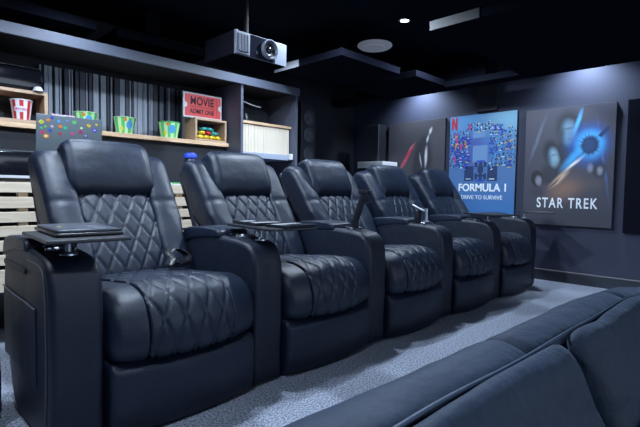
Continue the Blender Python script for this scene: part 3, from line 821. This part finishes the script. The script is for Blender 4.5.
# laptop
lp = empty('laptop', (0.512, 1.505, 1.0625), math.radians(-3), 'open laptop seen from behind, grey lid covered in colourful stickers', 'laptop')
MB().box(-0.17, 0.17, 0.0, 0.15, 0.0, 0.012, 0, 0.003).build('keyboard_base', 'black_plastic', lp)
scr = MB().box(-0.181, 0.181, -0.004, 0.004, 0.014, 0.232, 0, 0.003)
scr.xform(Matrix.Rotation(math.radians(8), 4, 'X'))
lid = scr.build('screen_lid', 'laptop_grey', lp, True, 40)
rs2 = random.Random(11)
cols = ['yellow', 'deep_blue', 'sky_blue', 'magenta', 'orange', 'green', 'yellow', 'deep_blue', 'red', 'lime', 'teal', 'orange', 'pink', 'deep_blue', 'red', 'green']
spots = [(-.155, .185, .014), (-.10, .215, .008), (-.065, .198, .010), (-.15, .125, .012), (-.13, .105, .014), (.02, .200, .011), (.10, .19, .012), (.135, .165, .015), (.055, .145, .012), (.06, .170, .008),
         (-.03, .162, .013), (-.055, .168, .010), (-.10, .165, .009), (-.11, .14, .010), (-.055, .125, .009), (-.135, .16, .007), (.145, .20, .008), (.085, .125, .013), (-.02, .205, .006), (.01, .13, .009), (-.12, .20, .009), (-.155, .15, .008)]
for i, (x, z, r) in enumerate(spots):
    n = rs2.choice((5, 8, 14)); V = []
    for k in range(n):
        rr_ = r * (1 if n == 14 or k % 2 == 0 else .75)
        V.append(Vector((x + rr_ * 1.15 * math.cos(2 * PI * k / n), -0.0046, z + rr_ * math.sin(2 * PI * k / n))))
    V2 = [v + Vector((0, -.0006, 0)) for v in V]
    mb = MB().add(V + V2, [tuple(range(n)), tuple(range(2 * n - 1, n - 1, -1))] + [(k, (k + 1) % n, n + (k + 1) % n, n + k) for k in range(n)])
    if r > .011:
        V3 = [Vector((x + (v.x - x) * .5, -0.0056, z + (v.z - z) * .5)) for v in V]
        mb.add(V3, [tuple(range(n))], 1)
    mb.xform(Matrix.Rotation(math.radians(8), 4, 'X'))
    mb.build('sticker', [cols[i % len(cols)], cols[(i + 5) % len(cols)]], lid)

# little things on the counter between first and second chair
tag(MB().box(1.045, 1.10, 1.34, 1.42, 0.8895, 0.906, 0, .002).box(1.046, 1.075, 1.339, 1.41, 0.9065, 0.914, 1, .002).build('card_stack', ['white', 'magenta'], None), 'little stack of white and pink cards on the slatted counter', 'cards')
tag(MB().box(1.108, 1.165, 1.34, 1.42, 0.8895, 0.899, 0, .002).box(1.110, 1.16, 1.342, 1.41, 0.8995, 0.908, 1, .002).build('booklet', ['white', 'green'], None), 'small green and white booklet on the slatted counter', 'booklet')
# blue bottle cap peeking out behind the second chair
o = empty('blue_cap_bottle', (1.44, 1.70, 0.0), 0, 'black canister with a bright blue cap peeking out behind the second recliner', 'canister')
MB().lathe([(0.0, 0.001), (0.055, 0.001), (0.06, 0.02), (0.06, 1.05), (0.04, 1.105), (0, 1.105)], (0, 0, 0), 20).build('body', 'black_plastic', o, True, 40)
MB().lathe([(0.050, 1.106), (0.052, 1.115), (0.050, 1.135), (0.035, 1.150), (0, 1.153)], (0, 0, 0), 20).build('cap', 'deep_blue', o, True, 40)

# backpack on the floor, left edge
o = empty('backpack', (-0.155, 0.50, 0.002), 0.0, 'dark blue backpack on the floor at the left edge beside the nearest recliner', 'backpack')
BP = [(-0.09, 0.0), (-0.11, 0.08), (-0.10, 0.24), (-0.05, 0.34), (0.03, 0.36), (0.08, 0.28), (0.10, 0.10), (0.09, 0.0)]
bd = sweep_x('bag_body', BP, -0.13, 0.11, 0.05, 'backpack', o, .02, .03, lambda x, y, z, s: .008 * noise.noise(Vector((x * 10, y * 10, z * 10))))
sweep_x('front_pocket', [(-0.14, 0.03), (-0.145, 0.12), (-0.12, 0.18), (-0.10, 0.18), (-0.10, 0.03)], -0.10, 0.08, 0.02, 'backpack', bd, .02, .03)
MB().tube(catmull([(-0.05, 0.0, 0.35), (-0.03, 0.0, 0.40), (0.03, 0.0, 0.40), (0.05, 0.0, 0.35)], 6, False), 0.009, 8).build('handle', 'black_plastic', o, True)

# ------------------------------------------------------------------ corner: dark column, speaker, white ledge
o = empty('patterned_cabinet', (3.33, 2.44, 0), 0, 'tall black speaker cabinet right of the bookcase', 'speaker')
MB().box(-0.12, 0.115, -0.10, 0.13, 0.002, 1.90, 0, 0.006).build('cabinet', 'black_plastic', o)
for z in (1.72, 1.52, 1.30):
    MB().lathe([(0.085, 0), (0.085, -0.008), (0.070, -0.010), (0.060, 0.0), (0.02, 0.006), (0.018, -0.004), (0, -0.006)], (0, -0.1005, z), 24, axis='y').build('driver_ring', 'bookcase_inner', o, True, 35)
dw = empty('wall_speaker', (4.20, 2.09, 1.2445), 0, 'flat black loudspeaker standing on the white-topped cabinet in the far corner', 'speaker')
MB().box(-0.006, 0.14, -0.165, 0.165, 0.0, 0.47, 0, 0.006).build('cabinet', 'speaker_face', dw) if 'speaker_face' in MAT else None
plain('speaker_face', (0.045, 0.052, 0.075), 0.7, bump=(300, 0.3, 0.002))
MB().box(0.001, 0.14, -0.125, 0.125, 0.0, 0.47, 0, 0.006).build('cabinet', 'black_plastic', dw)
MB().box(-0.010, 0.0005, -0.120, 0.120, 0.005, 0.465, 0, 0.004).build('grille', 'speaker_face', dw)
wc = empty('corner_cabinet', (4.22, 2.03, 0), 0, 'white-topped low cabinet in the far corner behind the third and fourth recliners', 'cabinet')
MB().box(-0.10, 0.19, -0.19, 0.19, 0.002, 1.165, 0, 0.004).build('body', 'black_plastic', wc)
plain('bright_white', (0.9, 0.92, 0.95), 0.4)
MB().box(-0.12, 0.19, -0.20, 0.20, 1.166, 1.243, 0, 0.004).build('top', 'bright_white', wc)
tag(MB().box(4.12, 4.165, 1.98, 2.16, 1.2445, 1.252, 0, .002).box(4.13, 4.16, 2.02, 2.12, 1.2525, 1.275, 0, .006).build('remote_control', 'black_plastic', None), 'small black remote in front of the flat speaker on the white cabinet top', 'remote')
tag(MB().box(4.435, 4.468, -1.75, -0.622, 0.53, 1.72, 0, .004).build('acoustic_panel', 'panel_felt', None), 'black felt panel on the poster wall at the right edge', 'wall panel')

# ------------------------------------------------------------------ posters
def poster(yc, z0, W, H, lab, canvas_mat, name='canvas_poster', zb=0.0):
    o = empty(name, (WX - .002, yc, z0), -PI / 2, lab, 'poster')
    MB().box(-W / 2, W / 2, -0.030, 0.0, zb, H, 0, .003).build('stretcher_frame', 'canvas_edge', o)
    c = MB().box(-W / 2 + .001, W / 2 - .001, -0.034, -0.0305, zb + 0.001, H - .001, 0, .001).build('canvas', canvas_mat, o)
    return o, c
FYp = -0.0348
# 1: dark poster with a red and silver streaked form
painted('poster_dark', (0.060, 0.060, 0.072), [
    (0.0, 0.70, 0.5, 0.8, 0, (0.075, 0.075, 0.088), .8, 0.2),
    (0.10, 0.62, 0.16, 0.42, -8, (0.035, 0.036, 0.045), .9, 0.6),
    (-0.10, 0.74, 0.035, 0.20, -36, (0.55, 0.05, 0.10), .95, 0.3),
    (-0.155, 0.64, 0.030, 0.14, -30, (0.60, 0.09, 0.14), .9, 0.3),
    (-0.05, 0.83, 0.015, 0.10, -40, (0.60, 0.20, 0.24), .9, 0.3),
    (0.155, 0.70, 0.030, 0.17, -5, (0.62, 0.62, 0.68), .9, 0.2),
    (0.075, 0.66, 0.012, 0.12, 8, (0.50, 0.50, 0.56), .85, 0.2),
    (0.170, 0.92, 0.020, 0.07, -14, (0.60, 0.60, 0.65), .85, 0.2),
    (0.205, 1.01, 0.028, 0.06, -10, (0.60, 0.58, 0.60), .9, 0.2),
    (0.165, 0.50, 0.010, 0.08, 10, (0.45, 0.45, 0.50), .8, 0.2)], distort=0.05, nscale=7)
poster(1.585, 0.60, 0.81, 1.145, 'dark grey canvas poster with a red and silver streaked abstract form', 'poster_dark')
# 2: blue racing poster
painted('poster_blue', (0.08, 0.18, 0.38), [
    (0.30, 1.05, 0.45, 0.35, 0, (0.22, 0.48, 0.64), .85, 0.0),
    (-0.20, 1.05, 0.35, 0.22, 0, (0.11, 0.30, 0.54), .7, 0.0),
    (-0.16, 0.72, 0.34, 0.28, 0, (0.06, 0.09, 0.34), .8, 0.3),
    (0.20, 0.76, 0.26, 0.24, 0, (0.06, 0.18, 0.48), .7, 0.3)], grad=(0.45, 0.0, (0.055, 0.19, 0.48)))
p2, c2 = poster(0.735, 0.62, 0.765, 1.120, 'bright blue canvas poster lettered FORMULA 1 with many small racing cars', 'poster_blue', zb=-0.075)
plain('pale_block', (0.14, 0.27, 0.48), 0.5)
plain('navy', (0.018, 0.040, 0.13), 0.5)
def race_car(mb, x, z, s, rot, body, accent, y=FYp):
    c, q = math.cos(rot), math.sin(rot)
    def quad(x0, x1, z0, z1, mi, dy):
        pts = [(x0, z0), (x1, z0), (x1, z1), (x0, z1)]
        P = [(x + s * (a * c - b_ * q), z + s * (a * q + b_ * c)) for a, b_ in pts]
        V = [(a, y - dy, b_) for a, b_ in P] + [(a, y - dy + .0004, b_) for a, b_ in P]
        mb.add(V, [(0, 1, 2, 3), (7, 6, 5, 4), (0, 4, 5, 1), (1, 5, 6, 2), (2, 6, 7, 3), (3, 7, 4, 0)], mi)
    quad(-.5, .5, -.62, -.42, 0, .0002); quad(-.62, -.34, -.9, -.3, 0, .0004); quad(.34, .62, -.9, -.3, 0, .0004)
    quad(-.62, -.34, .35, .85, 0, .0004); quad(.34, .62, .35, .85, 0, .0004)
    quad(-.16, .16, -1.0, .9, body, .0006); quad(-.3, .3, -.2, .45, body, .0007); quad(-.45, .45, -1.1, -.95, accent, .0008); quad(-.4, .4, .85, 1.0, accent, .0008)
    quad(-.09, .09, -.1, .2, 0, .001)
rs = random.Random(21)
cm = MB()
for (x0, x1, z0, z1) in ((-0.095, 0.075, 0.585, 0.775), (-0.10, 0.045, 0.86, 0.945)):
    cm.box(x0, x1, FYp - .0004, FYp - .00025, z0, z1, 6)
race_car(cm, 0.0, 0.50, 0.11, 0.0, 7, 5)
cm.box(-0.19, -0.08, FYp - .0004, FYp, 0.385, 0.55, 7); cm.box(0.08, 0.19, FYp - .0004, FYp, 0.385, 0.55, 7)
cm.box(-0.17, -0.11, FYp - .0006, FYp - .0005, 0.402, 0.411, 8); cm.box(0.10, 0.16, FYp - .0006, FYp - .0005, 0.40, 0.409, 8)
cnt = 0; tries = 0
placed = []
while cnt < 64 and tries < 9000:
    tries += 1
    x = rs.uniform(-.355, .355); z = rs.uniform(.47, 1.02)
    if -.14 < x < .115 and .40 < z < .955: continue
    if z > (0.99 if abs(x - .05) < .2 else 0.93): continue
    if z < .53 + .12 * abs(x): continue
    s_ = rs.uniform(.032, .046)
    if any((x - a) ** 2 + ((z - b) * .8) ** 2 < (.042) ** 2 for a, b in placed): continue
    placed.append((x, z))
    left = x < -.1
    race_car(cm, x, z, s_, rs.uniform(-.4, .4), rs.choice((2, 5, 4, 5, 1, 6)) if left else rs.choice((1, 1, 6, 6, 5, 1)), rs.choice((8, 6, 6, 1, 3)))
    cnt += 1
for k in range(8):
    race_car(cm, -.10 + k * .032, 0.985 + .03 * math.sin(k * 1.3), .024, 0, rs.choice((1, 8, 6)), 8)
cm.build('printed_cars', ['navy', 'sky_blue', 'magenta', 'yellow', 'orange', 'deep_blue', 'pale_block', 'navy', 'text_white'], c2)
# red letter mark, top left
N = MB()
zN0, zN1, xN0, xN1 = 0.970, 1.105, -0.360, -0.292
w_ = 0.020
N.box(xN0, xN0 + w_, FYp - .0006, FYp, zN0, zN1, 0).box(xN1 - w_, xN1, FYp - .0006, FYp, zN0, zN1, 0)
N.add([(xN0, FYp - .0012, zN1), (xN0 + w_, FYp - .0012, zN1), (xN1, FYp - .0012, zN0), (xN1 - w_, FYp - .0012, zN0),
       (xN0, FYp, zN1), (xN0 + w_, FYp, zN1), (xN1, FYp, zN0), (xN1 - w_, FYp, zN0)], [(0, 1, 2, 3), (7, 6, 5, 4), (0, 4, 5, 1), (1, 5, 6, 2), (2, 6, 7, 3), (3, 7, 4, 0)], 1)
plain('mark_red', (0.50, 0.015, 0.025), 0.5); plain('mark_dark_red', (0.35, 0.01, 0.02), 0.5)
N.build('red_letter_mark', ['mark_dark_red', 'mark_red'], c2)
text_obj('title_lettering', 'FORMULA 1', 0.115, 'text_white', c2, (0.025, FYp, 0.272), sx=0.93, align='CENTER', bold=.0035)
text_obj('subtitle_lettering', 'DRIVE TO SURVIVE', 0.062, 'text_white', c2, (0.015, FYp, 0.182), sx=0.92, align='CENTER', bold=.0004)
# 3: space poster
painted('poster_space', (0.060, 0.060, 0.085), [
    (0.0, 0.45, 0.42, 0.75, 0, (0.085, 0.080, 0.10), .6, 0.1),
    (0.06, 0.06, 0.5, 0.3, 0, (0.045, 0.048, 0.065), .8, 0.2),
    (0.31, 0.62, 0.020, 0.50, 9, (0.10, 0.20, 0.50), .7, 0.0),
    (-0.28, 0.85, 0.03, 0.34, -18, (0.16, 0.19, 0.30), .6, 0.0),
    (0.00, 0.96, 0.150, 0.22, 4, (0.016, 0.019, 0.030), .9, 0.35),
    (0.00, 0.72, 0.12, 0.20, 0, (0.020, 0.030, 0.055), .9, 0.5),
    (0.005, 0.905, 0.098, 0.165, 4, (0.16, 0.28, 0.40), .95, 0.35),
    (0.005, 0.945, 0.080, 0.022, 4, (0.03, 0.06, 0.10), .6, 0.0),
    (0.012, 0.84, 0.045, 0.015, 4, (0.05, 0.09, 0.14), .4, 0.0),
    (-0.13, 0.50, 0.16, 0.16, 0, (0.030, 0.032, 0.045), .9, 0.4),
    (-0.145, 0.725, 0.105, 0.165, 8, (0.014, 0.018, 0.028), .93, 0.4),
    (-0.120, 0.670, 0.068, 0.125, 8, (0.24, 0.42, 0.54), .95, 0.35),
    (-0.118, 0.695, 0.055, 0.018, 8, (0.04, 0.08, 0.12), .6, 0.0),
    (-0.110, 0.62, 0.030, 0.012, 8, (0.06, 0.10, 0.14), .4, 0.0),
    (-0.165, 0.66, 0.045, 0.12, 8, (0.03, 0.05, 0.08), .7, 0.0),
    (-0.055, 0.90, 0.05, 0.15, 4, (0.02, 0.035, 0.06), .8, 0.0),
    (-0.270, 0.46, 0.070, 0.10, 8, (0.016, 0.018, 0.026), .95, 0.7),
    (-0.255, 0.44, 0.044, 0.070, 8, (0.26, 0.26, 0.32), .9, 0.3),
    (-0.26, 0.33, 0.10, 0.07, 0, (0.05, 0.05, 0.065), .9, 0.4),
    (0.28, 0.55, 0.075, 0.11, 0, (0.030, 0.034, 0.05), .9, 0.5),
    (0.285, 0.53, 0.036, 0.058, 0, (0.32, 0.33, 0.40), .85, 0.2),
    (0.205, 0.56, 0.036, 0.062, 0, (0.28, 0.30, 0.38), .85, 0.2),
    (0.23, 0.40, 0.14, 0.10, 0, (0.10, 0.09, 0.10), .8, 0.2),
    (-0.01, 0.36, 0.24, 0.16, 20, (0.26, 0.15, 0.11), .85, 0.1),
    (0.18, 0.78, 0.25, 0.27, 0, (0.015, 0.15, 0.62), .9, 0.15),
    (0.085, 1.00, 0.030, 0.17, -16, (0.10, 0.50, 0.95), .95, 0.0),
    (0.05, 0.66, 0.060, 0.22, -38, (0.06, 0.45, 0.92), .9, 0.0),
    (0.195, 0.78, 0.16, 0.18, 0, (0.08, 0.48, 0.95), .97, 0.4),
    (0.195, 0.775, 0.090, 0.105, 0, (0.02, 0.05, 0.16), .97, 0.6),
    (0.06, 0.60, 0.024, 0.15, -48, (0.90, 0.96, 1.0), .95, 0.0),
    (-0.06, 0.46, 0.045, 0.17, -44, (0.80, 0.56, 0.40), .9, 0.0),
    (-0.10, 0.42, 0.014, 0.12, -42, (0.03, 0.03, 0.04), .9, 0.2)], distort=0.022, nscale=11, rough=0.5)
p3, c3 = poster(-0.138, 0.562, 0.797, 1.155, 'dark canvas poster lettered STAR TREK with a glowing blue burst', 'poster_space')
text_obj('title_lettering', 'STAR TREK', 0.138, 'text_white', c3, (0.005, FYp, 0.176), sx=0.66, align='CENTER', bold=.0025, space=1.24)
fr = MB()
rs = random.Random(4)
for k in range(26):
    a = 2 * PI * k / 26 + rs.uniform(-.08, .08); r0_, r1_ = .05, rs.uniform(.085, .125)
    x, z = 0.19, 0.77; da = .05
    fr.add([(x + r0_ * math.cos(a - da * 2), FYp - .0004, z + r0_ * 1.15 * math.sin(a - da * 2)), (x + r1_ * math.cos(a), FYp - .0004, z + r1_ * 1.15 * math.sin(a)),
            (x + r0_ * math.cos(a + da * 2), FYp - .0004, z + r0_ * 1.15 * math.sin(a + da * 2))], [(0, 1, 2)], 0)
fr.add([(0.26, FYp - .0006, .86), (.335, FYp - .0006, .945), (.350, FYp - .0006, .925), (.285, FYp - .0006, .84)], [(0, 1, 2, 3)], 0)
fr.build('printed_burst', 'navy', c3)

# ------------------------------------------------------------------ ceiling things
matte('projector_black', (0.006, 0.006, 0.009))
pj = empty('projector', (1.54, 0.93, 1.74), 0, 'silver and black projector hanging below the ceiling', 'projector')
MB().box(-0.225, 0.22, 0.0, 0.36, 0.0, 0.160, 0, 0.014).build('body', 'projector_black', pj, True, 40)

matte('projector_face', (0.010, 0.012, 0.020))
plain('projector_silver', (0.20, 0.215, 0.26), 0.5, spec=0.2)
plain('projector_silver', (0.17, 0.185, 0.23), 0.4)
MB().box(-0.100, 0.112, -0.0075, -0.0042, 0.008, 0.152, 0, 0.001).build('front_plate', 'projector_face', pj)
MB().box(-0.222, 0.218, -0.004, -0.0005, 0.004, 0.156, 0, 0.001).build('front_frame', 'projector_silver', pj)
vg = MB().box(-0.215, -0.105, -0.012, -0.0045, 0.012, 0.150, 0, 0.002).build('vent_frame', 'projector_silver', pj)
MB().box(-0.203, -0.117, -0.0135, -0.0125, 0.024, 0.138).build('vent_opening', 'gloss_black', vg)
for k in range(7):
    MB().box(-0.198 + k * .0118, -0.1945 + k * .0118, -0.020, -0.014, 0.026, 0.136).build('vent_fin', 'projector_silver', vg)
ln = MB().lathe([(0.066, 0), (0.068, -0.022), (0.060, -0.028), (0.052, -0.012), (0.046, -0.004)], (0.055, -0.0078, 0.083), 36, axis='y').build('lens_ring', 'projector_silver', pj, True, 35)
MB().lathe([(0.045, 0), (0.043, -0.012), (0.036, -0.008), (0.030, -0.004)], (0.055, -0.0080, 0.083), 36, axis='y').build('inner_ring', 'black_plastic', ln, True, 35)
MB().lathe([(0.029, 0), (0.024, -0.009), (0.012, -0.014), (0, -0.015)], (0.055, -0.0080, 0.083), 36, axis='y').build('lens', 'gloss_black', ln, True)
MB().lathe([(0.012, 0), (0.012, -0.006), (0, -0.006)], (-0.045, -0.0066, 0.045), 16, axis='y').build('sensor', 'chrome', pj)
MB().box(-0.04, 0.04, 0.14, 0.22, 0.161, 0.175, 0, .003).tube([(0, .18, .17), (0, .18, .545)], .018, 12).box(-0.06, 0.06, 0.12, 0.24, 0.546, 0.559, 0, .003).build('ceiling_mount', 'shell', pj)
MB().lathe([(0.010, 0.1605), (0.010, 0.180), (0, 0.180)], (-0.17, 0.05, 0), 12).build('knob', 'projector_silver', pj)

o = empty('ceiling_fixture', (3.17, 1.25, CZ - .001), math.radians(20), 'pale grey rounded flat fixture on the dark ceiling', 'ceiling fixture')
plain('glow_grey', (0.6, 0.62, 0.68), 0.5, emis=((0.6, 0.68, 0.9), 0.13))  # weak glow added so the unlit cover looks pale grey
MB().lathe([(0.0, 0), (0.165, 0), (0.170, -0.012), (0.150, -0.028), (0.0, -0.030)], (0, 0, 0), 36).build('cover', 'glow_grey', o, True, 35)
MB().lathe([(0.10, -0.0305), (0.10, -0.034), (0, -0.034)], (0, 0, 0), 30).build('centre_plate', 'glow_grey', o)
def downlight(x, y, lab):
    o = empty('recessed_downlight', (x, y, CZ - .001), 0, lab, 'ceiling light', 'recessed downlights')
    MB().lathe([(0.034, 0), (0.050, 0), (0.052, -0.004), (0.036, -0.007), (0.034, 0)], (0, 0, 0), 28).build('trim_ring', 'fixture_grey', o, True, 35)
    MB().lathe([(0.0, -0.001), (0.033, -0.001), (0.033, -0.004), (0, -0.004)], (0, 0, 0), 24).build('lens', 'lamp_lens', o)
downlight(2.83, 0.67, 'small bright recessed downlight near the edge of a black ceiling square')
